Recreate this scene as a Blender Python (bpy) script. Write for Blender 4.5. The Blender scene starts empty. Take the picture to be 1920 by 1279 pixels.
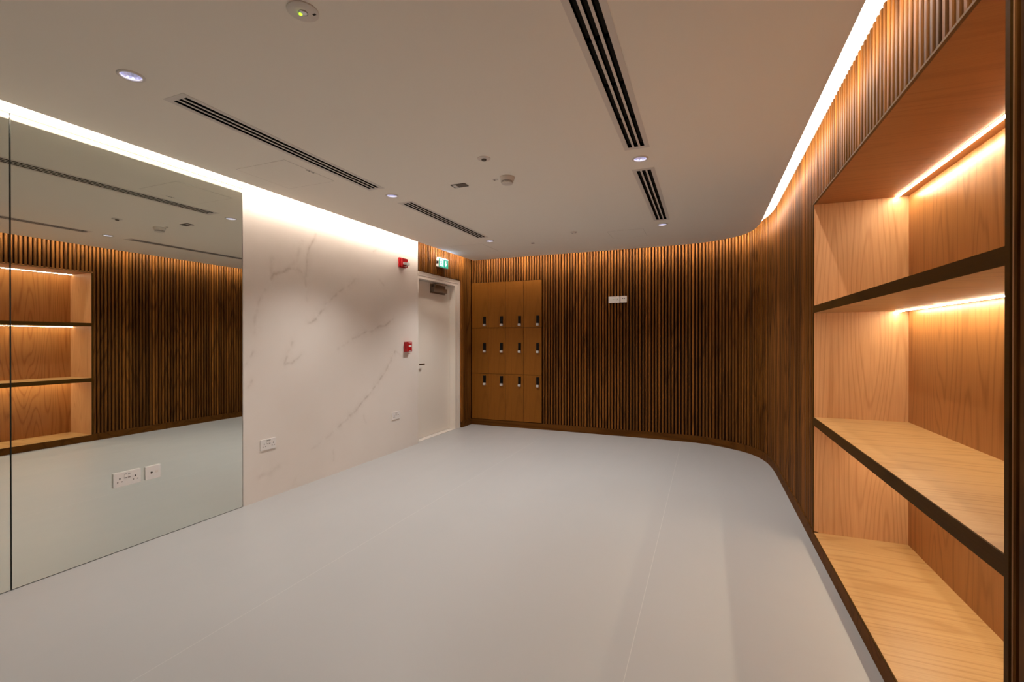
import bpy, bmesh, math, random
import numpy as np
from mathutils import Vector, Matrix

random.seed(7)
C = bpy.context.scene.collection
sc = bpy.context.scene
PI = math.pi

# ------------------------------------------------------------------ camera
CAM_H = 1.28
cam_d = bpy.data.cameras.new('camera')
cam_d.sensor_width = 36.0
cam_d.lens = 876.0 / 1920.0 * 36.0
cam_d.clip_start = 0.01
cam = bpy.data.objects.new('camera', cam_d)
C.objects.link(cam)
cam.location = (0, 0, CAM_H)
cam.rotation_euler = (math.radians(90 - 0.164), 0, math.radians(22.536))
sc.camera = cam

# ------------------------------------------------------------------ world / view
w = bpy.data.worlds.new('world'); sc.world = w; w.use_nodes = True
w.node_tree.nodes['Background'].inputs[0].default_value = (0.9, 0.8, 0.7, 1)
w.node_tree.nodes['Background'].inputs[1].default_value = 0.0
vs = sc.view_settings
vs.view_transform = 'Standard'; vs.look = 'None'; vs.gamma = 1.0; vs.use_curve_mapping = False
vs.exposure = 0.09
cy = sc.cycles
cy.use_denoising = True
cy.max_bounces = 10; cy.diffuse_bounces = 6; cy.glossy_bounces = 5
cy.sample_clamp_indirect = 4.0
cy.blur_glossy = 0.5

# light levels
COVE = 112.0          # radiance of the cove LED strips
NICHE = 76.0         # radiance of the shelf LED strips
SPOT_W = 64.0        # recessed downlights
WARM = (1.0, 0.84, 0.70)
NWARM = (1.0, 0.83, 0.58)
SPOTC = (1.0, 0.95, 0.90)

# measured place
CZ = 2.44            # ceiling height
XL = -3.27           # left wall face
XR = 0.618           # right wall face (baseboard)
YR = -1.6            # rear wall
DOWNLIGHTS = [(-2.335, 1.258), (-2.335, 3.107), (-2.345, 4.972), 
              (-0.39, 3.083), (-0.404, 4.926)]
for i, (x, y) in enumerate(DOWNLIGHTS):
    l = bpy.data.lights.new('downlight_beam', 'SPOT')
    l.energy = SPOT_W * (1.2 if y > 4.5 else 1.0); l.color = SPOTC; l.spot_size = math.radians(112); l.spot_blend = 0.75
    l.shadow_soft_size = 0.025
    o = bpy.data.objects.new('downlight_beam', l); C.objects.link(o)
    o.location = (x, y, CZ - 0.004)

# ------------------------------------------------------------------ node helpers
def newmat(name):
    m = bpy.data.materials.new(name); m.use_nodes = True
    return m, m.node_tree.nodes, m.node_tree.links, m.node_tree.nodes['Principled BSDF']

def plain(name, col, rough=0.5, metal=0.0, spec=0.5, bump=0.0, bscale=200.0, var=0.0):
    m, N, L, b = newmat(name)
    b.inputs['Base Color'].default_value = (*col, 1)
    b.inputs['Roughness'].default_value = rough
    b.inputs['Metallic'].default_value = metal
    b.inputs['Specular IOR Level'].default_value = spec
    tc = N.new('ShaderNodeTexCoord')
    nz = N.new('ShaderNodeTexNoise'); nz.inputs['Scale'].default_value = bscale
    L.new(tc.outputs['Object'], nz.inputs['Vector'])
    if bump > 0:
        bp = N.new('ShaderNodeBump'); bp.inputs['Strength'].default_value = bump
        bp.inputs['Distance'].default_value = 0.001
        L.new(nz.outputs['Fac'], bp.inputs['Height']); L.new(bp.outputs['Normal'], b.inputs['Normal'])
    if var > 0:
        n2 = N.new('ShaderNodeTexNoise'); n2.inputs['Scale'].default_value = 1.3; n2.inputs['Detail'].default_value = 5
        L.new(tc.outputs['Object'], n2.inputs['Vector'])
        mx = N.new('ShaderNodeMix'); mx.data_type = 'RGBA'
        L.new(n2.outputs['Fac'], mx.inputs['Factor'])
        mx.inputs['A'].default_value = (*[c * (1 - var) for c in col], 1)
        mx.inputs['B'].default_value = (*[min(1, c * (1 + var)) for c in col], 1)
        L.new(mx.outputs['Result'], b.inputs['Base Color'])
    return m

def emit(name, col, strength):
    m, N, L, b = newmat(name)
    b.inputs['Base Color'].default_value = (0, 0, 0, 1)
    b.inputs['Emission Color'].default_value = (*col, 1)
    b.inputs['Emission Strength'].default_value = strength
    b.inputs['Roughness'].default_value = 0.5
    return m

def math_node(N, op, a=None, b=None):
    n = N.new('ShaderNodeMath'); n.operation = op
    if a is not None and not hasattr(a, 'links'): n.inputs[0].default_value = a
    if b is not None and not hasattr(b, 'links'): n.inputs[1].default_value = b
    return n

def wood(name, dark, light, grain='z', rings=40.0, rough=0.4, spec=0.3, big=1.6, tone=False, coat=0.0, ringmix=0.55):
    """veneer: contour lines of a stretched noise make cathedral figure, fine stretched noise makes fibre"""
    m, N, L, b = newmat(name)
    tc = N.new('ShaderNodeTexCoord')
    s1 = {'z': (3.2, 3.2, .33), 'x': (.42, 3.2, 3.2), 'y': (3.2, .42, 3.2)}[grain]
    loc = (0.37, 0.61, 0.23)
    s2 = {'z': (190, 190, 5), 'x': (5, 190, 190), 'y': (190, 5, 190)}[grain]
    mp = N.new('ShaderNodeMapping'); mp.inputs['Scale'].default_value = [v * big / 1.6 for v in s1]
    mp.inputs['Location'].default_value = loc
    L.new(tc.outputs['Object'], mp.inputs['Vector'])
    n1 = N.new('ShaderNodeTexNoise'); n1.inputs['Scale'].default_value = 1.0; n1.inputs['Detail'].default_value = 1.5
    n1.inputs['Roughness'].default_value = 0.35
    L.new(mp.outputs[0], n1.inputs['Vector'])
    mu = math_node(N, 'MULTIPLY', None, rings * 3.2); L.new(n1.outputs['Fac'], mu.inputs[0])
    si = math_node(N, 'SINE'); L.new(mu.outputs[0], si.inputs[0])
    ab = math_node(N, 'MULTIPLY_ADD', None, 0.5); ab.inputs[2].default_value = 0.5; L.new(si.outputs[0], ab.inputs[0])
    pw = math_node(N, 'POWER', None, 6.0); L.new(ab.outputs[0], pw.inputs[0])
    mp2 = N.new('ShaderNodeMapping'); mp2.inputs['Scale'].default_value = s2
    L.new(tc.outputs['Object'], mp2.inputs['Vector'])
    n2 = N.new('ShaderNodeTexNoise'); n2.inputs['Scale'].default_value = 1.0; n2.inputs['Detail'].default_value = 3
    L.new(mp2.outputs[0], n2.inputs['Vector'])
    r2 = N.new('ShaderNodeMapRange'); r2.inputs[1].default_value = 0.35; r2.inputs[2].default_value = 0.7
    L.new(n2.outputs['Fac'], r2.inputs[0])
    mp3 = N.new('ShaderNodeMapping'); mp3.inputs['Scale'].default_value = [v * 2.3 for v in s1]
    L.new(tc.outputs['Object'], mp3.inputs['Vector'])
    n3 = N.new('ShaderNodeTexNoise'); n3.inputs['Scale'].default_value = 1.0; n3.inputs['Detail'].default_value = 4
    L.new(mp3.outputs[0], n3.inputs['Vector'])
    a = math_node(N, 'MULTIPLY', None, ringmix); L.new(pw.outputs[0], a.inputs[0])
    c = math_node(N, 'MULTIPLY', None, 0.32); L.new(r2.outputs[0], c.inputs[0])
    d = math_node(N, 'MULTIPLY', None, 0.45); L.new(n3.outputs['Fac'], d.inputs[0])
    s = math_node(N, 'ADD'); L.new(a.outputs[0], s.inputs[0]); L.new(c.outputs[0], s.inputs[1])
    s2n = math_node(N, 'ADD'); s2n.use_clamp = True
    L.new(s.outputs[0], s2n.inputs[0]); L.new(d.outputs[0], s2n.inputs[1])
    mx = N.new('ShaderNodeMix'); mx.data_type = 'RGBA'
    mx.inputs['A'].default_value = (*light, 1); mx.inputs['B'].default_value = (*dark, 1)
    L.new(s2n.outputs[0], mx.inputs['Factor'])
    out = mx.outputs['Result']
    if tone:
        at = N.new('ShaderNodeAttribute'); at.attribute_name = 'tone'
        mm = N.new('ShaderNodeMix'); mm.data_type = 'RGBA'; mm.blend_type = 'MULTIPLY'
        mm.inputs['Factor'].default_value = 1.0
        L.new(out, mm.inputs['A']); L.new(at.outputs['Color'], mm.inputs['B'])
        out = mm.outputs['Result']
    L.new(out, b.inputs['Base Color'])
    b.inputs['Roughness'].default_value = rough
    b.inputs['Coat Weight'].default_value = coat
    b.inputs['Specular IOR Level'].default_value = spec
    b.inputs['Coat Roughness'].default_value = 0.25
    bp = N.new('ShaderNodeBump'); bp.inputs['Strength'].default_value = 0.12; bp.inputs['Distance'].default_value = 0.0006
    L.new(n2.outputs['Fac'], bp.inputs['Height']); L.new(bp.outputs['Normal'], b.inputs['Normal'])
    return m

# ------------------------------------------------------------------ materials
M = {}
M['paint'] = plain('ceiling_paint', (0.93, 0.87, 0.775), 0.8, bump=0.05, bscale=300)
M['white_wall'] = plain('white_wall_paint', (0.82, 0.80, 0.77), 0.8, bump=0.05, bscale=300)
M['door_paint'] = plain('cream_door_paint', (0.80, 0.75, 0.68), 0.45, bump=0.03, bscale=120)
M['frame_paint'] = plain('cream_frame_paint', (0.82, 0.77, 0.70), 0.4)
M['slat'] = wood('walnut_slat', (0.070, 0.024, 0.0032), (0.198, 0.074, 0.0125), 'z', rings=30, rough=0.6, spec=0.12, tone=True)
M['backing'] = plain('dark_backing', (0.012, 0.0035, 0.001), 0.8, spec=0.05)
M['skirt'] = wood('walnut_skirting', (0.075, 0.026, 0.004), (0.14, 0.054, 0.010), 'x', rings=18, rough=0.6, spec=0.05)
M['locker'] = wood('locker_oak', (0.175, 0.060, 0.006), (0.245, 0.092, 0.011), 'z', rings=26, rough=0.55, spec=0.12, ringmix=0.3)
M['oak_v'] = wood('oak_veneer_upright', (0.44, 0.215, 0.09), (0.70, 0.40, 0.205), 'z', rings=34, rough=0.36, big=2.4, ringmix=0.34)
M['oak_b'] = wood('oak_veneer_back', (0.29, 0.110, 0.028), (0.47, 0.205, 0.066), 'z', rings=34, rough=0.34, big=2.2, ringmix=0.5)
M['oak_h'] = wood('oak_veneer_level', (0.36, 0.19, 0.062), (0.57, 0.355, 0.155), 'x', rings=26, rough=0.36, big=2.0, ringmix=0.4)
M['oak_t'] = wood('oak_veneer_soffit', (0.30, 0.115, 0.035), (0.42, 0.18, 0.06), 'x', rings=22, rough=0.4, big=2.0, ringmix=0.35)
M['edge'] = wood('walnut_edge_band', (0.052, 0.024, 0.0035), (0.075, 0.034, 0.006), 'y', rings=14, rough=0.6, spec=0.05)
M['edge_light'] = plain('pale_edge_strip', (0.17, 0.095, 0.04), 0.6, spec=0.1)
M['black'] = plain('matt_black', (0.002, 0.002, 0.002), 0.9, spec=0.02)
M['blade'] = plain('dark_brown_metal', (0.010, 0.0075, 0.005), 0.6, spec=0.1)
M['plastic'] = plain('white_plastic', (0.80, 0.77, 0.75), 0.3)
M['ceil_plastic'] = plain('offwhite_ceiling_plastic', (0.74, 0.68, 0.62), 0.45)
M['hole'] = plain('dark_opening', (0.01, 0.008, 0.006), 0.7)
M['red'] = plain('red_plastic', (0.42, 0.008, 0.012), 0.25)
M['clear'] = plain('strobe_lens', (0.75, 0.74, 0.72), 0.08, spec=0.9)
M['steel'] = plain('brushed_steel', (0.42, 0.40, 0.37), 0.3, metal=1.0)
M['closer'] = plain('closer_metal', (0.20, 0.16, 0.125), 0.45, metal=0.4)
M['lock_black'] = plain('lock_black', (0.003, 0.003, 0.003), 0.4, spec=0.15)
M['chrome'] = plain('satin_chrome', (0.72, 0.70, 0.68), 0.25, metal=0.6)
M['trim'] = plain('pale_edge_trim', (0.80, 0.75, 0.70), 0.3)
M['joint'] = plain('hatch_joint', (0.45, 0.38, 0.32), 0.8)
M['grey_plate'] = plain('grey_plate', (0.12, 0.10, 0.08), 0.5)
M['reflector'] = plain('faceted_reflector', (0.80, 0.80, 0.97), 0.42, metal=1.0)
M['lamp'] = emit('downlight_lens', (0.78, 0.80, 1.0), 30.0)
M['green_led'] = emit('green_led', (0.35, 1.0, 0.02), 3.0)
M['led'] = emit('cove_led', WARM, COVE)
M['niche_led'] = emit('shelf_led', NWARM, NICHE)
M['exit_green'] = emit('exit_green_panel', (0.0, 0.42, 0.26), 1.0)
M['exit_white'] = emit('exit_white_panel', (0.70, 1.0, 0.95), 1.6)
M['exit_case'] = plain('exit_case', (0.74, 0.70, 0.70), 0.4)
M['exit_glow'] = emit('exit_lamp_edge', (0.50, 0.66, 1.0), 30.0)
M['mirror_edge'] = plain('mirror_edge', (0.03, 0.035, 0.03), 0.4)

m, N, L, b = newmat('mirror_glass')
b.inputs['Base Color'].default_value = (0.80, 0.83, 0.77, 1); b.inputs['Metallic'].default_value = 1.0
b.inputs['Roughness'].default_value = 0.0
M['mirror'] = m

# floor: grey resin sheets with thin pale weld seams along the room
m, N, L, b = newmat('grey_floor')
tc = N.new('ShaderNodeTexCoord'); sp = N.new('ShaderNodeSeparateXYZ'); L.new(tc.outputs['Object'], sp.inputs[0])
seam = None
for xs in (-1.985, -0.283):
    d = math_node(N, 'SUBTRACT', None, xs); L.new(sp.outputs['X'], d.inputs[0])
    a = math_node(N, 'ABSOLUTE'); L.new(d.outputs[0], a.inputs[0])
    lt = math_node(N, 'LESS_THAN', None, 0.0014); L.new(a.outputs[0], lt.inputs[0])
    if seam is None: seam = lt
    else:
        ad = math_node(N, 'ADD'); L.new(seam.outputs[0], ad.inputs[0]); L.new(lt.outputs[0], ad.inputs[1]); seam = ad
nz = N.new('ShaderNodeTexNoise'); nz.inputs['Scale'].default_value = 1.1; nz.inputs['Detail'].default_value = 6
L.new(tc.outputs['Object'], nz.inputs['Vector'])
mx = N.new('ShaderNodeMix'); mx.data_type = 'RGBA'
mx.inputs['A'].default_value = (0.420, 0.423, 0.428, 1); mx.inputs['B'].default_value = (0.455, 0.458, 0.463, 1)
L.new(nz.outputs['Fac'], mx.inputs['Factor'])
m2 = N.new('ShaderNodeMix'); m2.data_type = 'RGBA'; L.new(mx.outputs['Result'], m2.inputs['A'])
m2.inputs['B'].default_value = (0.56, 0.555, 0.54, 1); L.new(seam.outputs[0], m2.inputs['Factor'])
L.new(m2.outputs['Result'], b.inputs['Base Color'])
mpf = N.new('ShaderNodeMapping'); mpf.inputs['Scale'].default_value = (6, 1.5, 1); L.new(tc.outputs['Object'], mpf.inputs[0])
nr = N.new('ShaderNodeTexNoise'); nr.inputs['Scale'].default_value = 1.0; nr.inputs['Detail'].default_value = 4
L.new(mpf.outputs[0], nr.inputs['Vector'])
rr = N.new('ShaderNodeMapRange'); rr.inputs[3].default_value = 0.36; rr.inputs[4].default_value = 0.50
L.new(nr.outputs['Fac'], rr.inputs[0]); L.new(rr.outputs[0], b.inputs['Roughness'])
M['floor'] = m

# marble: base tint with soft clouding, vein strength comes from the slab's own 'vein' attribute
m, N, L, b = newmat('cream_marble')
tc = N.new('ShaderNodeTexCoord')
nz = N.new('ShaderNodeTexNoise'); nz.inputs['Scale'].default_value = 1.7; nz.inputs['Detail'].default_value = 7
L.new(tc.outputs['Object'], nz.inputs['Vector'])
mx = N.new('ShaderNodeMix'); mx.data_type = 'RGBA'
mx.inputs['A'].default_value = (0.735, 0.675, 0.62, 1); mx.inputs['B'].default_value = (0.84, 0.785, 0.74, 1)
L.new(nz.outputs['Fac'], mx.inputs['Factor'])
at = N.new('ShaderNodeAttribute'); at.attribute_name = 'vein'
n2 = N.new('ShaderNodeTexNoise'); n2.inputs['Scale'].default_value = 14; n2.inputs['Detail'].default_value = 6
L.new(tc.outputs['Object'], n2.inputs['Vector'])
mr = N.new('ShaderNodeMapRange'); mr.inputs[1].default_value = 0.35; mr.inputs[2].default_value = 0.62
mr.inputs[4].default_value = 0.62
L.new(n2.outputs['Fac'], mr.inputs[0])
vm = math_node(N, 'MULTIPLY'); L.new(at.outputs['Fac'], vm.inputs[0]); L.new(mr.outputs[0], vm.inputs[1])
m2 = N.new('ShaderNodeMix'); m2.data_type = 'RGBA'; L.new(mx.outputs['Result'], m2.inputs['A'])
m2.inputs['B'].default_value = (0.36, 0.28, 0.215, 1); L.new(vm.outputs[0], m2.inputs['Factor'])
L.new(m2.outputs['Result'], b.inputs['Base Color'])
b.inputs['Roughness'].default_value = 0.42
M['marble'] = m

# ------------------------------------------------------------------ mesh helpers
class MB:
    def __init__(s): s.v = []; s.f = []; s.mi = []; s.tone = []
    def add(s, verts, faces, mi=0, tone=1.0):
        o = len(s.v); s.v += [tuple(p) for p in verts]
        for fc in faces: s.f.append(tuple(i + o for i in fc)); s.mi.append(mi); s.tone.append(tone)
        return s
    def box(s, x0, x1, y0, y1, z0, z1, mi=0, tone=1.0, c=0.0):
        if c > 0:
            bm = bmesh.new(); bmesh.ops.create_cube(bm, size=1)
            for v in bm.verts:
                v.co = Vector(((x0 + x1) / 2 + v.co.x * (x1 - x0), (y0 + y1) / 2 + v.co.y * (y1 - y0), (z0 + z1) / 2 + v.co.z * (z1 - z0)))
            bmesh.ops.bevel(bm, geom=list(bm.edges), offset=c, segments=2, affect='EDGES', profile=0.7)
            bm.verts.index_update()
            s.add([v.co.copy() for v in bm.verts], [[v.index for v in f.verts] for f in bm.faces], mi, tone); bm.free()
            return s
        p = [(x0, y0, z0), (x1, y0, z0), (x1, y1, z0), (x0, y1, z0), (x0, y0, z1), (x1, y0, z1), (x1, y1, z1), (x0, y1, z1)]
        return s.add(p, [(0, 3, 2, 1), (4, 5, 6, 7), (0, 1, 5, 4), (1, 2, 6, 5), (2, 3, 7, 6), (3, 0, 4, 7)], mi, tone)
    def prism(s, poly, z0, z1, mi=0, tone=1.0, axis='z'):
        """poly of (a,b) pairs; axis z: (a,b,z); axis y: (a,y,b); axis x: (x,a,b)"""
        n = len(poly)
        def P(a, b_, t): return {'z': (a, b_, t), 'y': (a, t, b_), 'x': (t, a, b_)}[axis]
        vs_ = [P(a, b_, z0) for a, b_ in poly] + [P(a, b_, z1) for a, b_ in poly]
        fs = [tuple(reversed(range(n))), tuple(range(n, 2 * n))] + [(i, (i + 1) % n, n + (i + 1) % n, n + i) for i in range(n)]
        return s.add(vs_, fs, mi, tone)
    def lathe(s, prof, cx=0, cy_=0, z=0, n=32, mi=0, axis='z'):
        """prof: list of (r, h)"""
        vs_ = []; fs = []
        for r, h in prof:
            for k in range(n):
                a = 2 * PI * k / n
                q = (r * math.cos(a), r * math.sin(a), h)
                if axis == 'y': q = (q[0], q[2], q[1])
                vs_.append((cx + q[0], cy_ + q[1], z + q[2]))
        for j in range(len(prof) - 1):
            for k in range(n):
                k2 = (k + 1) % n
                fs.append((j * n + k, j * n + k2, (j + 1) * n + k2, (j + 1) * n + k))
        if prof[0][0] > 1e-6: fs.append(tuple(reversed(range(n))))
        if prof[-1][0] > 1e-6: fs.append(tuple((len(prof) - 1) * n + k for k in range(n)))
        return s.add(vs_, fs, mi)
    def build(s, name, mats, parent=None, smooth=False, fixn=True, tone=False):
        me = bpy.data.meshes.new(name); me.from_pydata(s.v, [], s.f)
        if not isinstance(mats, (list, tuple)): mats = [mats]
        for q in mats: me.materials.append(q)
        me.polygons.foreach_set('material_index', s.mi)
        if tone:
            a = me.color_attributes.new('tone', 'FLOAT_COLOR', 'CORNER')
            arr = []
            for p, t in zip(me.polygons, s.tone): arr += [t, t, t, 1.0] * p.loop_total
            a.data.foreach_set('color', arr)
        if fixn:
            bm = bmesh.new(); bm.from_mesh(me); bmesh.ops.recalc_face_normals(bm, faces=list(bm.faces)); bm.to_mesh(me); bm.free()
        if smooth:
            for p in me.polygons: p.use_smooth = True
            me.set_sharp_from_angle(angle=math.radians(35))
        me.update()
        o = bpy.data.objects.new(name, me); C.objects.link(o)
        if parent: o.parent = parent
        return o

def tag(o, label=None, cat=None, group=None, kind=None):
    if label: o['label'] = label
    if cat: o['category'] = cat
    if group: o['group'] = group
    if kind: o['kind'] = kind
    return o

def thing(name, loc, label, cat, group=None, rz=0.0):
    o = bpy.data.objects.new(name, None); C.objects.link(o)
    o.empty_display_size = 0.05
    o.location = loc; o.rotation_euler = (0, 0, rz)
    return tag(o, label, cat, group)

def copy_tree(o, parent=None):
    c = o.copy(); C.objects.link(c)
    if parent: c.parent = parent
    for ch in list(o.children): copy_tree(ch, c)
    return c

def structure(o): o['kind'] = 'structure'; return o

# ------------------------------------------------------------------ wall line
def catmull(pts, step=0.01):
    out = []
    P = [Vector(p) for p in pts]; P = [2 * P[0] - P[1]] + P + [2 * P[-1] - P[-2]]
    for i in range(1, len(P) - 2):
        n = max(2, int((P[i + 1] - P[i]).length / step))
        for k in range(n):
            t = k / n
            a, b_, c, d = P[i - 1], P[i], P[i + 1], P[i + 2]
            out.append(0.5 * ((2 * b_) + (c - a) * t + (2 * a - 5 * b_ + 4 * c - d) * t * t + (3 * b_ - a - 3 * c + d) * t ** 3))
    out.append(P[-2]); return out

wall_pts = [(-3.28, 6.302), (-2.6, 6.30), (-1.8, 6.292), (-1.0, 6.272), (-0.55, 6.258), (-0.28, 6.243), (-0.08, 6.212),
            (0.08, 6.152), (0.22, 6.072), (0.38, 5.945), (0.50, 5.775), (0.572, 5.57), (0.605, 5.34), (0.617, 5.10), (0.618, 4.8), (0.618, 4.4)]
BACK = catmull(wall_pts)
n_ = int((4.4 - YR) / 0.02)
BACK += [Vector((0.618, 4.4 - (k + 1) * (4.4 - YR) / n_)) for k in range(n_)]

def resample(path, step):
    acc = [0.0]
    for a, b_ in zip(path, path[1:]): acc.append(acc[-1] + (b_ - a).length)
    n = int(acc[-1] / step); out = []; j = 0
    for i in range(n + 1):
        s = i * step
        while j < len(acc) - 2 and acc[j + 1] < s: j += 1
        t = (s - acc[j]) / max(1e-9, acc[j + 1] - acc[j])
        p = path[j].lerp(path[j + 1], t); d = (path[j + 1] - path[j]).normalized()
        out.append((p, d))
    return out

def smooth_dirs(sm, k=3):
    out = []
    for i, (p, d) in enumerate(sm):
        s = Vector((0, 0))
        for j in range(max(0, i - k), min(len(sm), i + k + 1)): s += sm[j][1]
        out.append((p, s.normalized()))
    return out

SLAT_TOP = 2.562
NICHE_Y0, NICHE_Y1, NICHE_TOP = 1.392, 3.412, 2.120
LOCK_X0, LOCK_X1, LOCK_TOP = -3.276, -2.157, 2.136

def slats(path, zfun, pitch=0.0405, wdt=0.0235, outw=1.0, start=0.6):
    """outw: side of the path that lies inside the wall (away from the room)"""
    mb = MB(); back = MB()
    sm = smooth_dirs(resample(path, pitch / 8))
    i = int(8 * start)
    f0, f1, fb = 0.008, 0.034, 0.036
    while i < len(sm):
        p, d = sm[i]; nrm = Vector((-d.y, d.x)) * outw
        z0 = zfun(p)
        if z0 is not None:
            h = wdt / 2; c = 0.0035
            poly = [p + d * (-h) + nrm * f1, p + d * (-h) + nrm * (f0 + c), p + d * (-h + c) + nrm * f0,
                    p + d * (h - c) + nrm * f0, p + d * h + nrm * (f0 + c), p + d * h + nrm * f1]
            t = random.choice([0.62, 0.8, 0.9, 1.0, 1.0, 1.1, 1.25, 1.5]) * random.uniform(0.9, 1.1)
            mb.prism([(q.x, q.y) for q in poly], z0, SLAT_TOP, 0, t)
        i += 8
    # backing board in short pieces that share the line
    st = sm[::2]
    for (p, d), (q, e) in zip(st, st[1:]):
        mid = (p + q) / 2; z0 = zfun(mid)
        if z0 is None: continue
        n1 = Vector((-d.y, d.x)) * outw; n2 = Vector((-e.y, e.x)) * outw
        a, b_, c, d4 = p + n1 * f1, q + n2 * f1, q + n2 * (fb + .008), p + n1 * (fb + .008)
        mb.prism([(a.x, a.y), (b_.x, b_.y), (c.x, c.y), (d4.x, d4.y)], z0, SLAT_TOP, 1, 1.0)
        # white plaster band above the slats, inside the cove
        a, b_, c, d4 = p + n1 * (fb + .010), q + n2 * (fb + .010), q + n2 * (fb + .03), p + n1 * (fb + .03)
        mb.prism([(a.x, a.y), (b_.x, b_.y), (c.x, c.y), (d4.x, d4.y)], SLAT_TOP - .02, 2.66, 2, 1.0)
    return mb

def z_back(p):
    if p.y > 6.0 and LOCK_X0 - .01 < p.x < LOCK_X1 + .014: return LOCK_TOP + .003
    return 0.086
def z_right(p):
    if NICHE_Y0 - 0.004 < p.y < NICHE_Y1 + 0.004: return NICHE_TOP + 0.010
    return 0.086
kk = min(range(len(BACK)), key=lambda i: abs(BACK[i].y - 4.4) + abs(BACK[i].x - .618))
path_back, path_right = BACK[:kk + 1], BACK[kk:]
o = slats(path_back, z_back, start=0.4).build('wall_back', [M['slat'], M['backing'], M['white_wall']], tone=True)
structure(o); o['label'] = 'curved back wall of vertical walnut slats'
o = slats(path_right, z_right).build('wall_right', [M['slat'], M['backing'], M['white_wall']], tone=True)
structure(o); o['label'] = 'right wall of vertical walnut slats around the lit niche'

# slatted return above and beside the door (faces +X)
DOOR_Y0, DOOR_Y1, DOOR_TOP = 4.865, 6.007, 2.137
path_l = [Vector((-3.28, 4.862 + (6.300 - 4.862) * k / 60)) for k in range(61)]
def z_left(p): return DOOR_TOP + .002 if p.y < DOOR_Y1 else 0.086
ML = slats(path_l, z_left, start=0.45)

# ------------------------------------------------------------------ left wall : marble slab + painted wall + slatted return
MY0, MY1, MZ1 = 2.512, 4.855, 2.50
Z4 = 4.2625; Z5 = 3.7625
def z4(l): return [(440 + a / Z4, 320 + b_ / Z4) for a, b_ in l]
def z5(l): return [(440 + a / Z5, 620 + b_ / Z5) for a, b_ in l]
th_ = math.radians(22.536)
def on_left(x, y):
    u = (x - 960) / 876.0
    dx = -math.sin(th_) + math.cos(th_) * u; dy = math.cos(th_) + math.sin(th_) * u
    s = XL / dx
    return dy * s, CAM_H - (y - 637) / 876.0 * s
VEINS = [  # (traced vein on the slab, width m, strength)
    (z4([(655, 515), (630, 570), (600, 620), (585, 690), (580, 760), (565, 820), (560, 850)]), .012, .75),
    (z4([(285, 870), (295, 840), (315, 820), (380, 822), (430, 790), (500, 783), (545, 815), (565, 845)]), .011, .8),
    (z4([(305, 700), (292, 780), (285, 870)]), .022, .4),
    (z4([(560, 840), (568, 920), (572, 1030)]), .010, .45),
    (z4([(975, 855), (900, 930), (840, 975), (790, 1010), (740, 1060), (680, 1130), (640, 1185), (585, 1215)]), .011, .75),
    (z4([(1265, 1185), (1200, 1235), (1130, 1262), (1080, 1279)]) + z5([(940, 0), (890, 25), (830, 60)]), .010, .7),
    (z4([(235, 950), (205, 1050), (180, 1130), (160, 1230), (150, 1290)]), .012, .45),
    (z5([(1130, 150), (1110, 200), (1075, 270), (1040, 320), (1000, 385), (960, 440), (900, 500), (860, 560), (800, 620), (740, 680), (700, 720)]), .011, .8),
    (z5([(410, 80), (380, 150), (352, 215), (350, 240), (400, 225), (470, 175)]), .010, .6),
    (z5([(130, 150), (100, 215), (75, 250)]), .010, .55), (z5([(122, 355), (100, 395)]), .012, .5),
    (z5([(310, 955), (250, 1000), (180, 1022)]), .02, .35), (z5([(690, 830), (702, 905)]), .008, .4),
    (z5([(420, 1050), (405, 1095)]), .010, .35), (z5([(1190, 190), (1135, 150)]), .009, .4),
    (z4([(535, 560), (510, 650), (470, 740), (432, 800)]), .022, .38),
    (z4([(1155, 620), (1110, 650)]), .010, .4), (z4([(1160, 870), (1190, 910)]), .010, .35),
    (z5([(800, 80), (760, 110), (730, 130)]), .012, .35), (z5([(700, 720), (600, 800), (540, 830)]), .012, .25),
    (z4([(110, 320), (150, 300)]), .02, .3), (z5([(910, 600), (925, 650)]), .008, .3),
]
mb = ML
nslat = len(mb.f)
# painted wall behind
mb.box(-3.345, -3.300, YR, MY1 - .02, 0, 2.66, 2)
# slab body behind its polished face
mb.box(-3.299, -3.2715, MY0, MY1, 0, MZ1, 3)
wl = mb.build('wall_left', [M['slat'], M['backing'], M['white_wall'], M['marble']], tone=True)
structure(wl); wl['label'] = 'left wall, cream veined marble slab beside the mirrors, walnut slats over the door'
# polished marble face with veins
ny, nz_ = 300, 320
ys = np.linspace(MY0, MY1, ny + 1); zs = np.linspace(0.0, MZ1, nz_ + 1)
YY, ZZ = np.meshgrid(ys, zs)
rng = np.random.RandomState(3)
def vnoise(Y, Z, s, seed):
    r = np.random.RandomState(seed); G = r.rand(80, 80)
    a = (Y * s) % 79; c = (Z * s) % 79; i = a.astype(int); j = c.astype(int); fa = a - i; fc = c - j
    fa = fa * fa * (3 - 2 * fa); fc = fc * fc * (3 - 2 * fc)
    return (G[i, j] * (1 - fa) + G[i + 1, j] * fa) * (1 - fc) + (G[i, j + 1] * (1 - fa) + G[i + 1, j + 1] * fa) * fc
WY = YY + .022 * (vnoise(YY, ZZ, 9, 1) - .5) + .012 * (vnoise(YY, ZZ, 28, 2) - .5)
WZ = ZZ + .022 * (vnoise(YY, ZZ, 9, 3) - .5) + .012 * (vnoise(YY, ZZ, 28, 4) - .5)
V = np.zeros_like(YY)
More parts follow.
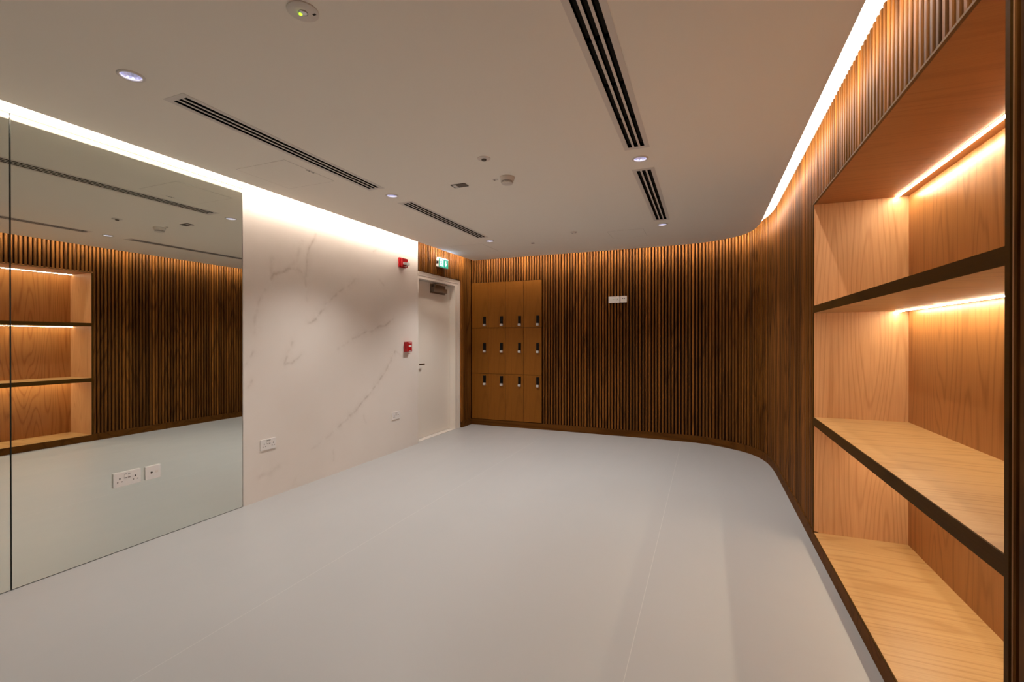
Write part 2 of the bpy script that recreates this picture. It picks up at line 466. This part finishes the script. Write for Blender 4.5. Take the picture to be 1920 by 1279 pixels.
for pts, wd, st in VEINS:
    q = [on_left(*p) for p in pts]
    D = np.full_like(YY, 9.0)
    for (a0, b0), (a1, b1) in zip(q, q[1:]):
        dx, dy = a1 - a0, b1 - b0; l2 = dx * dx + dy * dy + 1e-12
        t = np.clip(((WY - a0) * dx + (WZ - b0) * dy) / l2, 0, 1)
        D = np.minimum(D, np.hypot(WY - a0 - t * dx, WZ - b0 - t * dy))
    V = np.maximum(V, st * (np.exp(-(D / wd) ** 2) * .75 + .25 * np.exp(-(D / (wd * 4)) ** 2)))
verts = np.stack([np.full_like(YY, XL), YY, ZZ], -1).reshape(-1, 3)
W1 = ny + 1
idx = (np.arange(nz_)[:, None] * W1 + np.arange(ny)[None, :]).reshape(-1)
faces = np.stack([idx, idx + 1, idx + W1 + 1, idx + W1], -1)
me = bpy.data.meshes.new('marble_face'); me.from_pydata(verts.tolist(), [], faces.tolist())
at = me.attributes.new('vein', 'FLOAT', 'POINT'); at.data.foreach_set('value', V.reshape(-1).astype(np.float32))
me.materials.append(M['marble'])
mf = bpy.data.objects.new('marble_face', me); C.objects.link(mf); mf.parent = wl; structure(mf)
mb = MB().box(-3.300, -3.2692, MY1, MY1 + .006, 0, MZ1)
o = mb.build('edge_trim', M['trim'], wl); structure(o)

# rear wall, behind the camera
o = MB().box(-3.36, 0.70, YR - .1, YR, 0, 2.66).build('wall_rear', M['white_wall']); structure(o)
# floor
o = MB().box(-3.42, 0.72, YR - .1, 6.42, -0.08, 0).build('floor', M['floor']); structure(o)
o['label'] = 'smooth grey floor with two thin pale seams'

# ------------------------------------------------------------------ ceiling
ce = [(-3.152, YR), (-3.152, 6.118), (-3.12, 6.112)]
curve = catmull([(-3.12, 6.112), (-2.5, 6.10), (-1.9, 6.095), (-1.1, 6.09), (-0.6, 6.086), (-0.40, 6.080), (-0.22, 6.067), (-0.062, 6.043),
                 (0.096, 5.987), (0.207, 5.923), (0.299, 5.846), (0.412, 5.695), (0.470, 5.50), (0.496, 5.29), (0.504, 5.10), (0.505, 4.8), (0.505, 4.5)], 0.03)
ce += [(p.x, p.y) for p in curve[1:]] + [(0.505, YR)]
def circle(cx, cy_, r, n=28): return [(cx + r * math.cos(2 * PI * k / n), cy_ + r * math.sin(2 * PI * k / n)) for k in range(n)]
def rect(x0, x1, y0, y1): return [(x0, y0), (x1, y0), (x1, y1), (x0, y1)]
DIFF = [(-2.345, 1.438, 2.932), (-2.345, 3.290, 4.790), (-0.387, 1.430, 2.915), (-0.395, 3.268, 4.745)]
holes = [circle(x, y, 0.044) for x, y in DOWNLIGHTS]
for x, a, b_ in DIFF: holes.append(rect(x - .052, x + .052, a + .022, b_ - .022))
bm = bmesh.new()
alle = []
CTOP = 2.478
def loop(pts, z):
    vs_ = [bm.verts.new((x, y, z)) for x, y in pts]
    return [bm.edges.new((vs_[i], vs_[(i + 1) % len(vs_)])) for i in range(len(vs_))]
for z in (CZ, CTOP):
    ed = loop(ce, z)
    for h in holes: ed += loop(h, z)
    bmesh.ops.triangle_fill(bm, use_beauty=True, use_dissolve=False, edges=ed)
def skirt(pts):
    vs_ = [(bm.verts.new((x, y, CZ)), bm.verts.new((x, y, CTOP))) for x, y in pts]
    for i in range(len(vs_)):
        j = (i + 1) % len(vs_)
        bm.faces.new((vs_[i][0], vs_[j][0], vs_[j][1], vs_[i][1]))
skirt(ce)
for h in holes: skirt(h)
me = bpy.data.meshes.new('ceiling'); bm.to_mesh(me); bm.free(); me.materials.append(M['paint'])
ceil = bpy.data.objects.new('ceiling', me); C.objects.link(ceil); structure(ceil)
ceil['label'] = 'dropped beige painted ceiling with a lit gap around its edge'
o = MB().box(-3.42, 0.72, YR - .1, 6.42, 2.66, 2.70).build('ceiling', M['white_wall']); structure(o)
o['label'] = 'upper ceiling slab above the light gap'

# baseboard along slatted walls
def ribbon(path, w0, w1, z0, z1, mi=0, outw=1.0, mb=None):
    mb = mb or MB(); n = len(path); d = []
    for i in range(n):
        a = path[max(0, i - 1)]; b_ = path[min(n - 1, i + 1)]; t = (b_ - a).normalized(); d.append(Vector((-t.y, t.x)) * outw)
    vs_ = []
    for p, nr_ in zip(path, d):
        a = p + nr_ * w0; b_ = p + nr_ * w1
        vs_ += [(a.x, a.y, z0), (a.x, a.y, z1), (b_.x, b_.y, z1), (b_.x, b_.y, z0)]
    fs = []
    for i in range(n - 1):
        for k in range(4):
            fs.append((i * 4 + k, i * 4 + (k + 1) % 4, (i + 1) * 4 + (k + 1) % 4, (i + 1) * 4 + k))
    fs += [(0, 1, 2, 3), tuple((n - 1) * 4 + k for k in (3, 2, 1, 0))]
    return mb.add(vs_, fs, mi)
o = ribbon(path_back, 0.0, 0.031, 0, 0.084).build('baseboard_back', M['skirt'], smooth=False); structure(o)
o = ribbon(path_right, 0.0, 0.031, 0, 0.073).build('baseboard_right', M['skirt']); structure(o)
mbx = MB()
for y0, y1 in ((YR, NICHE_Y0), (NICHE_Y1, 4.4)):
    mbx.box(XR, XR + .028, y0, y1, 0.073, 0.084)
o2 = mbx.build('baseboard_right', M['skirt']); structure(o2)
o = MB().box(-3.31, -3.279, DOOR_Y1 + .001, 6.300, 0, 0.084).build('baseboard_left', M['skirt']); structure(o)

# ------------------------------------------------------------------ cove LED strips, on the hidden edge of the dropped ceiling
o = MB().box(-3.158, -3.1525, YR + .05, 6.08, 2.450, 2.464).build('cove_light_strip', M['led'])
tag(o, 'warm white light strip hidden in the ceiling gap over the mirrors and marble', 'light strip')
cp = [Vector(p) for p in ce[2:]]
o = ribbon(cp, 0.0006, 0.0060, 2.450, 2.464).build('cove_light_strip', M['led'])
tag(o, 'warm white light strip hidden in the ceiling gap along the curved slatted wall', 'light strip')

# ------------------------------------------------------------------ mirrors
def mirror(y0, y1, label):
    t = thing('mirror_panel', (XL, y0, 0), label, 'mirror', 'full height mirror panels on the left wall')
    MB().box(-.026, -.006, 0.0, y1 - y0, 0.0, 2.436).build('backing_board', M['mirror_edge'], t)
    g = .0022
    MB().box(-.0055, 0, g, y1 - y0 - g, 0.004, 2.436).build('glass', M['mirror'], t)
    return t
mirror(1.219, 2.508, 'full height mirror panel next to the marble, with two white sockets on it')
mirror(-0.072, 1.217, 'full height mirror panel at the left edge of the photo, beyond the vertical joint')
mirror(-1.36, -0.074, 'full height mirror panel beside the camera, outside the photo')

# ------------------------------------------------------------------ door
door = MB().box(-3.445, -3.402, 4.945, 5.857, 0.006, 2.046, c=.002).build('door_1', M['door_paint']); structure(door)
door['label'] = 'plain cream door in the far left corner'
mb = MB()
mb.box(-3.46, -3.405, 5.858, 5.885, 0, 2.06)      # stop / rebate
mb.box(-3.46, -3.330, 5.860, 5.905, 0, 2.06); mb.box(-3.46, -3.330, 4.880, 4.940, 0, 2.06)
mb.box(-3.46, -3.3305, 4.940, 5.8598, 2.050, 2.0598)
mb.box(-3.330, -3.313, 5.860, 5.9445, 0, 2.0845, c=.003); mb.box(-3.336, -3.308, 5.945, 6.004, 0, 2.137, c=.004)
mb.box(-3.330, -3.313, 4.868, 4.945, 0, 2.0495, c=.003); mb.box(-3.330, -3.313, 4.868, 5.8595, 2.050, 2.0845, c=.003)
mb.box(-3.336, -3.308, 4.868, 5.9448, 2.085, 2.137, c=.004)
o = mb.build('door_frame', M['frame_paint'], door)
o = MB().box(-3.402, -3.315, 4.868, 5.859, 0, 0.004).build('threshold', M['trim'], door)
mb = MB()
mb.lathe([(0.024, -.008), (0.024, 0), (.022, .001)], 0, 0, 0, 24, axis='y')
cl = MB()
cl.box(-3.4015, -3.352, 5.36, 5.71, 1.925, 1.985, c=.006)
cb = cl.build('closer', M['closer'], door); cb['label'] = 'grey metal door closer'
MB().box(-3.4015, -3.396, 5.34, 5.73, 1.905, 2.03).build('closer_plate', M['closer'], cb)
ca = MB(); ca.box(-3.385, -3.36, 5.40, 5.43, 1.985, 2.03); ca.box(-3.372, -3.312, 5.405, 5.425, 2.03, 2.038)
ca.box(-3.330, -3.322, 5.40, 5.66, 2.030, 2.038)
ca.build('closer_arm', M['steel'], cb)
hd = MB()
hd.prism([(5.015 + .026 * math.cos(2 * PI * k / 20), .965 + .026 * math.sin(2 * PI * k / 20)) for k in range(20)], -3.4018, -3.394, axis='x')
hd.prism([(5.015 + .010 * math.cos(2 * PI * k / 16), .965 + .010 * math.sin(2 * PI * k / 16)) for k in range(16)], -3.394, -3.345, axis='x')
hd.box(-3.358, -3.340, 5.008, 5.125, .956, .975, c=.005)
o = hd.build('door_handle', M['steel'], door, smooth=True); o['label'] = 'steel lever handle'
hk = MB().prism([(5.015 + .022 * math.cos(2 * PI * k / 20), .885 + .022 * math.sin(2 * PI * k / 20)) for k in range(20)], -3.4018, -3.394, axis='x')
hk.build('keyhole_plate', M['steel'], door, smooth=True)

# ------------------------------------------------------------------ exit sign
ex = thing('exit_sign', (-3.2715, 5.41, 2.235), 'small lit green exit sign with running figure and down arrow above the door', 'exit sign', rz=PI / 2)
# local: x along wall (+Y world), -y out of wall, z up
mb = MB(); mb.box(-.118, .118, -.036, 0, 0.004, .122, c=.006)
o = mb.build('case', M['exit_case'], ex)
for z0, z1 in ((0.012, .042), (.084, .114)): MB().box(-.124, -.1185, -.020, 0, z0, z1).build('bracket', M['exit_case'], o)
MB().box(-.1195, -.1182, -.030, -.004, .046, .080).build('cable_opening', M['hole'], o)
MB().box(-.116, .116, -.041, -.0365, 0.006, .120).build('light_panel', M['exit_green'], ex)
gl = MB(); gl.box(-.116, .116, -.0405, -.008, .1225, .1245)
gl.build('lamp_edge', M['exit_glow'], ex)
pic = MB()
f = -.0425
def quad(a): pic.prism(a, f, f + .0014, axis='y')
quad([(-.104, .018), (-.022, .018), (-.022, .108), (-.104, .108)])
quad([(-.014, .010), (-.010, .010), (-.010, .116), (-.014, .116)])
quad([(.044, .100), (.060, .100), (.060, .062), (.082, .062), (.052, .022), (.022, .062), (.044, .062)])
o = pic.build('pictogram', M['exit_white'], ex)
man = MB(); f2 = -.0436
def mq(a): man.prism(a, f2, f2 + .001, axis='y')
mq([(-.066 + .008 * math.cos(2 * PI * k / 14), .095 + .008 * math.sin(2 * PI * k / 14)) for k in range(14)])
mq([(-.078, .084), (-.062, .087), (-.056, .060), (-.070, .054)])                    # torso
mq([(-.062, .086), (-.046, .074), (-.034, .078), (-.034, .073), (-.047, .067), (-.060, .078)])   # front arm
mq([(-.078, .084), (-.090, .072), (-.088, .060), (-.083, .061), (-.084, .070), (-.073, .078)])   # rear arm
mq([(-.068, .058), (-.056, .060), (-.042, .050), (-.046, .026), (-.052, .027), (-.050, .046), (-.064, .050)])  # front leg
mq([(-.070, .058), (-.062, .054), (-.074, .040), (-.094, .036), (-.094, .042), (-.079, .046)])   # rear leg
man.build('running_figure', M['exit_green'], o)

# ------------------------------------------------------------------ fire alarm devices (local frame as above)
hs = thing('alarm_sounder', (XL + .0005, 4.527, 2.115), 'red wall alarm sounder with clear strobe, high on the marble', 'alarm', rz=PI / 2)
MB().box(-.062, .062, -.020, 0, 0, .112, c=.004).build('base_plate', M['red'], hs)
mb = MB().box(-.052, .056, -.052, -.0205, .006, .106, c=.010)
mb.build('housing', M['red'], hs)
st = MB(); st.box(-.040, .046, -.066, -.0525, .030, .058, c=.005); st.box(.020, .050, -.082, -.0535, .028, .062, c=.006)
o = st.build('strobe', M['clear'], hs); o['label'] = 'clear strobe lens'
st = MB().box(-.030, .034, -.0535, -.0525, .012, .019); st.build('marking', M['plastic'], hs)
cpo = thing('fire_call_point', (XL + .0005, 4.622, 1.136), 'red fire call point box with white panel on the marble beside the door', 'alarm', rz=PI / 2)
MB().box(-.046, .046, -.024, 0, 0, .118, c=.004).build('back_box', M['red'], cpo)
cvr = MB().box(-.046, .046, -.050, -.0245, 0.002, .120, c=.008).build('cover', M['red'], cpo)
MB().box(-.024, .026, -.0525, -.0505, .058, .082, c=.0008).build('break_panel', M['plastic'], cpo)
MB().box(-.030, .030, -.052, -.0505, .102, .111).build('lettering_strip', M['plastic'], cpo)
MB().box(-.020, .024, -.052, -.0505, .010, .014).build('lettering_strip', M['plastic'], cpo)
tb = MB().box(.0465, .090, -.030, -.024, .016, .022, c=.001); tb.build('test_key', M['steel'], cpo)

# ------------------------------------------------------------------ sockets
def plate(t, wd, ht, th=.009):
    return MB().box(-wd / 2, wd / 2, -th, 0, 0, ht, c=.0022).build('plate', M['plastic'], t)
def pins(mb, cx, cz, y=-.0096):
    mb.box(cx - .003, cx + .003, y, y + .0012, cz + .008, cz + .017)
    mb.box(cx - .0145, cx - .008, y, y + .0012, cz - .010, cz - .0055)
    mb.box(cx + .008, cx + .0145, y, y + .0012, cz - .010, cz - .0055)
def double_socket(name, loc, rz, label, right_only=False, indicator=False):
    t = thing(name, loc, label, 'socket', rz=rz)
    plate(t, .146, .086)
    mb = MB(); pins(mb, .043, .036); mb.build('pin_holes', M['hole'], t)
    if not right_only:
        mb = MB(); pins(mb, -.041, .036); mb.build('pin_holes', M['hole'], t)
    for cx in (-.011, .009):
        r = MB().box(cx - .007, cx + .007, -.0125, -.0092, .050, .068, c=.001).build('rocker_switch', M['plastic'], t)
        MB().box(cx - .006, cx + .006, -.0108, -.0092, .069, .0715).build('switch_shadow_gap', M['hole'], r)
        MB().box(cx - .006, cx + .006, -.0108, -.0092, .0465, .049).build('switch_shadow_gap', M['hole'], r)
    if indicator:
        mb = MB(); mb.box(-.024, .018, -.0098, -.0092, .0745, .0765); mb.build('usb_slot', M['grey_plate'], t)
    return t
double_socket('wall_socket', (XL + .0005, 2.7305, .394), PI / 2, 'white double socket low on the marble close to the mirror', indicator=True)
double_socket('wall_socket', (XL + .0005, 4.417, .373), PI / 2, 'white double socket low on the marble close to the door')
double_socket('wall_socket', (XL + .0015, 1.7325, .392), PI / 2, 'white double socket mounted on the mirror')
t = thing('data_outlet', (XL + .0015, 1.876, .392), 'small square white outlet with one dark round hole, on the mirror', 'socket', rz=PI / 2)
plate(t, .088, .084)
MB().lathe([(.0065, -.0100), (.0065, -.0088)], -.010, 0, .042, 16, axis='y').build('jack_hole', M['hole'], t)
MB().box(.012, .028, -.0096, -.0088, .036, .050, c=.0004).build('blank_insert', M['ceil_plastic'], t)
double_socket('wall_socket', (-1.131, 6.2815, 1.770), 0, 'white double socket high on the slatted back wall', right_only=True)
t = thing('data_outlet', (-1.005, 6.2785, 1.772), 'square white data outlet with two black ports on the slatted back wall', 'socket')
plate(t, .084, .086)
for cx in (-.013, .011):
    MB().box(cx - .007, cx + .007, -.0100, -.0088, .050, .061).build('data_port', M['hole'], t)

# ------------------------------------------------------------------ lockers
lx = [-3.276, -2.997, -2.720, -2.435, -2.157]
lz = [0.090, 0.773, 1.455, 2.136]
row_n = ['bottom', 'middle', 'top']
col_n = ['in the corner by the door', 'second from the door corner', 'third from the door corner', 'next to the slatted wall']
lock_z = [0.602, 1.090, 1.481]
YF = 6.302
for r in range(3):
    for c in range(4):
        x0, x1 = lx[c], lx[c + 1]; z0, z1 = lz[r], lz[r + 1]
        t = thing('locker', (x0, YF, z0), 'oak locker with black lock, %s row, %s' % (row_n[r], col_n[c]), 'locker', 'oak lockers in the far left corner')
        wd, ht = x1 - x0, z1 - z0
        MB().box(.0006, wd - .0006, .0225, .30, .0006, ht - .0006).build('body', M['black'], t)
        d = MB().box(.0022, wd - .0022, 0, .022, .0022, ht - .0022, c=.0012).build('door', M['locker'], t)
        d.data.name = 'locker_door'
        kx = wd - .0575; kz = lock_z[r] - z0
        MB().box(kx - .019, kx + .019, -.024, -.0003, kz + .036, kz + .143, c=.004).build('lock_body', M['lock_black'], d)
        MB().box(kx - .020, kx + .019, -.034, -.0003, kz, kz + .034, c=.004).build('lock_knob', M['chrome'], d)

# ------------------------------------------------------------------ lit niche with shelves
NB = 1.095  # back plane X
sh = thing('shelving_niche', (XR, (NICHE_Y0 + NICHE_Y1) / 2, 0.074), 'built-in oak shelving niche with lit shelves in the right slatted wall', 'shelf')
sx, sy, sz = sh.location
def nb(mb, name, mat, parent=sh, **k):
    mb.v = [(a - sx, b_ - sy, c - sz) for a, b_, c in mb.v]
    return mb.build(name, mat, parent, **k)
T = .018
for ya, yb in ((NICHE_Y1, NICHE_Y1 + T), (NICHE_Y0 - T, NICHE_Y0)):
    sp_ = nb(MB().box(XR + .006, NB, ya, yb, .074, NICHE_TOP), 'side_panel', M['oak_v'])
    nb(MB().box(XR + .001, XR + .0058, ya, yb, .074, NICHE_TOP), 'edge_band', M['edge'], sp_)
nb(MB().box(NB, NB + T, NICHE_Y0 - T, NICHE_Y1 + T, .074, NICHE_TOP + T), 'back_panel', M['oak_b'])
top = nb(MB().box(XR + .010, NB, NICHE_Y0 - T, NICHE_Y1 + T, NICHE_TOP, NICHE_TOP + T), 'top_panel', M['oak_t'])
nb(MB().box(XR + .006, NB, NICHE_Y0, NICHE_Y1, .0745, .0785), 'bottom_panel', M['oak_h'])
nb(MB().box(XR + .0005, XR + .0058, NICHE_Y0, NICHE_Y1, .0745, .0785), 'edge_band', M['edge'])
nb(MB().box(XR - .001, XR + .0095, NICHE_Y0 - .006, NICHE_Y1 + .006, NICHE_TOP, NICHE_TOP + .008), 'edge_band', M['edge_light'])
def led(z, parent):
    x = 1.036
    ch = MB().box(x - .009, x + .009, NICHE_Y0 + .004, NICHE_Y1 - .004, z - .0022, z - .0002)
    mbb = MB().prism([(x + .0085 * math.cos(PI * k / 8), z - .0023 - .0038 * math.sin(PI * k / 8)) for k in range(9)], NICHE_Y0 + .006, NICHE_Y1 - .006, axis='y')
    o = nb(mbb, 'light_strip', M['niche_led'], parent); o['label'] = 'glowing warm white strip'
    nb(ch, 'light_channel', M['plastic'], parent)
led(NICHE_TOP, top)
for z0, z1 in ((1.447, 1.490), (.747, .797)):
    s_ = nb(MB().box(XR + .006, NB, NICHE_Y0, NICHE_Y1, z0, z1), 'shelf', M['oak_h'])
    nb(MB().box(XR + .001, XR + .0058, NICHE_Y0, NICHE_Y1, z0, z1), 'edge_band', M['edge'], s_)
    led(z0, s_)

# ------------------------------------------------------------------ ceiling fittings
DLN = ['nearest on the left row, above the mirrors', 'between the two long vents over the marble', 'beyond the far end of the left vents, near the door',
       'between the two right hand vents', 'beyond the far end of the right hand vents, near the curved wall']
dl0 = thing('recessed_downlight', (0, 0, CZ), 'x', 'ceiling light', 'recessed downlights')
tr = MB()
prof = [(.052, -.0002), (.052, -.002), (.048, -.0045), (.041, -.0045), (.0385, -.0010), (.0385, .004)]
n = 36; vs_ = []; fs = []
for r_, h_ in prof:
    for k in range(n): vs_.append((r_ * math.cos(2 * PI * k / n), r_ * math.sin(2 * PI * k / n), h_))
for j in range(len(prof) - 1):
    for k in range(n): fs.append((j * n + k, j * n + (k + 1) % n, (j + 1) * n + (k + 1) % n, (j + 1) * n + k))
tr.add(vs_, fs)
tr.build('trim_ring', M['ceil_plastic'], dl0, fixn=False)
rf = MB(); prof = [(.0405, .003), (.038, .014), (.032, .024), (.022, .031), (.012, .034)]
n = 14; vs_ = []; fs = []
for j, (r_, h_) in enumerate(prof):
    for k in range(n):
        a = 2 * PI * (k + .5 * (j % 2)) / n; vs_.append((r_ * math.cos(a), r_ * math.sin(a), h_))
for j in range(len(prof) - 1):
    for k in range(n):
        k2 = (k + 1) % n
        if j % 2 == 0: fs += [(j * n + k, j * n + k2, (j + 1) * n + k), (j * n + k2, (j + 1) * n + k2, (j + 1) * n + k)]
        else: fs += [(j * n + k, j * n + k2, (j + 1) * n + k2), (j * n + k, (j + 1) * n + k2, (j + 1) * n + k)]
rf.add(vs_, fs); rf.build('reflector', M['reflector'], dl0, fixn=False)
MB().lathe([(.014, .0325), (.014, .0355)], n=20).build('lamp', M['lamp'], dl0)
for i, (x, y) in enumerate(DOWNLIGHTS):
    o = dl0 if i == 0 else copy_tree(dl0)
    o.location = (x, y, CZ); o['label'] = 'round recessed downlight, ' + DLN[i]

VN = ['long three slot air vent above the mirror and marble', 'shorter looking three slot air vent over the marble, toward the door', 'long three slot air vent reaching the top edge of the photo',
      'three slot air vent nearest the curved wall']
for i, (x, a, b_) in enumerate(DIFF):
    t = thing('air_vent', (x, a, CZ), VN[i], 'air vent', 'linear ceiling air vents')
    Ld = b_ - a; W = .0735; zz0, zz1 = -.0014, -.0002
    fr = MB()
    e = .033
    sl = [(-.047, -.0235), (-.0115, .0115), (.0235, .047)]
    fr.box(-W, sl[0][0], 0, Ld, zz0, zz1); fr.box(sl[0][1], sl[1][0], e, Ld - e, zz0, zz1)
    fr.box(sl[1][1], sl[2][0], e, Ld - e, zz0, zz1); fr.box(sl[2][1], W, 0, Ld, zz0, zz1)
    fr.box(sl[0][0], sl[2][1], 0, e, zz0, zz1); fr.box(sl[0][0], sl[2][1], Ld - e, Ld, zz0, zz1)
    fr.build('frame', M['ceil_plastic'], t)
    pb = MB(); y0, y1 = .024, Ld - .024
    pb.box(-.050, -.048, y0, y1, .001, .06); pb.box(.048, .050, y0, y1, .001, .06)
    pb.box(-.048, .048, y0, y0 + .002, .001, .06); pb.box(-.048, .048, y1 - .002, y1, .001, .06)
    pb.box(-.050, .050, y0, y1, .060, .062)
    pb.build('plenum_box', M['black'], t)
    for s0, s1 in sl:
        bl = MB(); k = e + .004; st_ = .355
        while k < Ld - e - .01:
            k1 = min(k + st_ - .03, Ld - e - .004)
            bl.box(s0 + .004, s1 - .005, k, k1, .012, .016); k += st_
        bl.build('deflector_blade', M['blade'], t)

# emergency light
t = thing('emergency_light', (-1.314, 1.243, CZ), 'round white ceiling emergency light with a green indicator', 'ceiling light')
MB().lathe([(.053, -.0002), (.053, -.004), (.049, -.0065), (.018, -.0070), (.017, -.0050), (0.0, -.0050)], n=40).build('cover', M['ceil_plastic'], t, smooth=True)
MB().lathe([(.0155, -.0052), (.014, -.009), (.008, -.012), (.0, -.013)], n=24).build('lens', M['chrome'], t, smooth=True)
MB().lathe([(.006, -.0110), (.0055, -.0138), (0, -.0142)], -.007, -.004, n=14).build('indicator', M['green_led'], t)
MB().box(.024, .036, .018, .026, -.0073, -.0068).build('test_button', M['hole'], t)
# sprinkler cover
t = thing('sprinkler', (-1.313, 2.695, CZ), 'round white sprinkler plate with a dark centre on the ceiling', 'sprinkler')
MB().lathe([(.042, -.0002), (.041, -.004), (.018, -.007), (.014, -.007)], n=36).build('cover_plate', M['ceil_plastic'], t, smooth=True)
MB().lathe([(.0165, -.0072), (.014, -.014), (.008, -.015), (0, -.015)], n=20).build('sprinkler_head', M['grey_plate'], t, smooth=True)
# smoke detector
t = thing('smoke_detector', (-1.313, 3.073, CZ), 'white domed smoke detector on the ceiling', 'smoke detector')
MB().lathe([(.055, -.0002), (.055, -.010), (.052, -.013), (.046, -.028), (.0455, -.031)], n=40).build('base', M['ceil_plastic'], t, smooth=True)
dm = MB().lathe([(.045, -.0345), (.0445, -.037), (.043, -.0375)], n=40); dm.lathe([(.043, -.0405), (.041, -.045), (.032, -.050), (.015, -.0525), (0, -.053)], n=40)
dm.build('dome', M['ceil_plastic'], t, smooth=True)
MB().lathe([(.0415, -.0305), (.0405, -.041)], n=32).build('sensor_slot', M['hole'], t)
# small indicator plate beside it
t = thing('indicator_plate', (-1.409, 3.083, CZ), 'tiny white indicator plate beside the smoke detector', 'indicator')
MB().box(-.018, .018, -.010, .010, -.004, -.0002, c=.001).build('plate', M['ceil_plastic'], t)
MB().box(-.012, -.002, -.006, .006, -.0046, -.0041).build('lens', M['grey_plate'], t)
t = thing('vent_plate', (-1.710, 3.094, CZ), 'small dark rectangular ceiling plate with a white corner', 'ceiling plate')
MB().box(-.060, .060, -.034, .034, -.005, -.0002, c=.001).build('plate', M['grey_plate'], t)
MB().box(-.046, -.020, -.026, .026, -.0062, -.0052).build('white_insert', M['plastic'], t)
t = thing('ceiling_sensor', (-1.313, 4.902, CZ), 'small round ceiling sensor with two dark dots near the back wall', 'sensor')
MB().lathe([(.038, -.0002), (.037, -.006), (.030, -.010), (0, -.011)], n=30).build('cover', M['ceil_plastic'], t, smooth=True)
for dx in (-.020, .020): MB().lathe([(.0045, -.0095), (.0045, -.0122)], dx, .006, n=10).build('dot', M['hole'], t)
t = thing('screw_plate', (-1.921, 5.281, CZ), 'tiny dark fitting on the ceiling above the lockers', 'fitting')
MB().box(-.018, .018, -.016, .016, -.004, -.0002, c=.001).build('plate', M['grey_plate'], t)
# access hatches: panel with a fine joint
def hatch(x0, x1, y0, y1, label, latch=None, sides='lrnf'):
    t = thing('access_hatch', ((x0 + x1) / 2, (y0 + y1) / 2, CZ), label, 'ceiling hatch', 'flush ceiling access hatches')
    hw, hh = (x1 - x0) / 2, (y1 - y0) / 2
    MB().box(-hw, hw, -hh, hh, -.0008, -.0001).build('panel', M['paint'], t)
    j = MB(); g = .0016; z0, z1 = -.0007, -.0002
    j.box(-hw - g, -hw - .0001, -hh - g, hh + g, z0, z1); j.box(hw + .0001, hw + g, -hh - g, hh + g, z0, z1)
    j.box(-hw, hw, -hh - g, -hh - .0001, z0, z1); j.box(-hw, hw, hh + .0001, hh + g, z0, z1)
    j.build('joint', M['joint'], t)
    if latch:
        lb = MB()
        for k in range(4): lb.box(latch[0] - (x0 + x1) / 2 - .006, latch[0] - (x0 + x1) / 2 + .006, latch[1] - (y0 + y1) / 2 + (k - 2) * .018 + .002, latch[1] - (y0 + y1) / 2 + (k - 2) * .018 + .014, -.0016, -.0009)
        lb.build('latch', M['grey_plate'], t)
hatch(-2.955, -2.510, 2.222, 2.66, 'flush square access hatch beside the long left vent', (-2.520, 2.445))
hatch(-0.981, -0.607, 5.03, 5.40, 'flush access hatch near the curved back wall')
hatch(-2.955, -2.503, 5.08, 5.58, 'flush access hatch near the lockers and door')
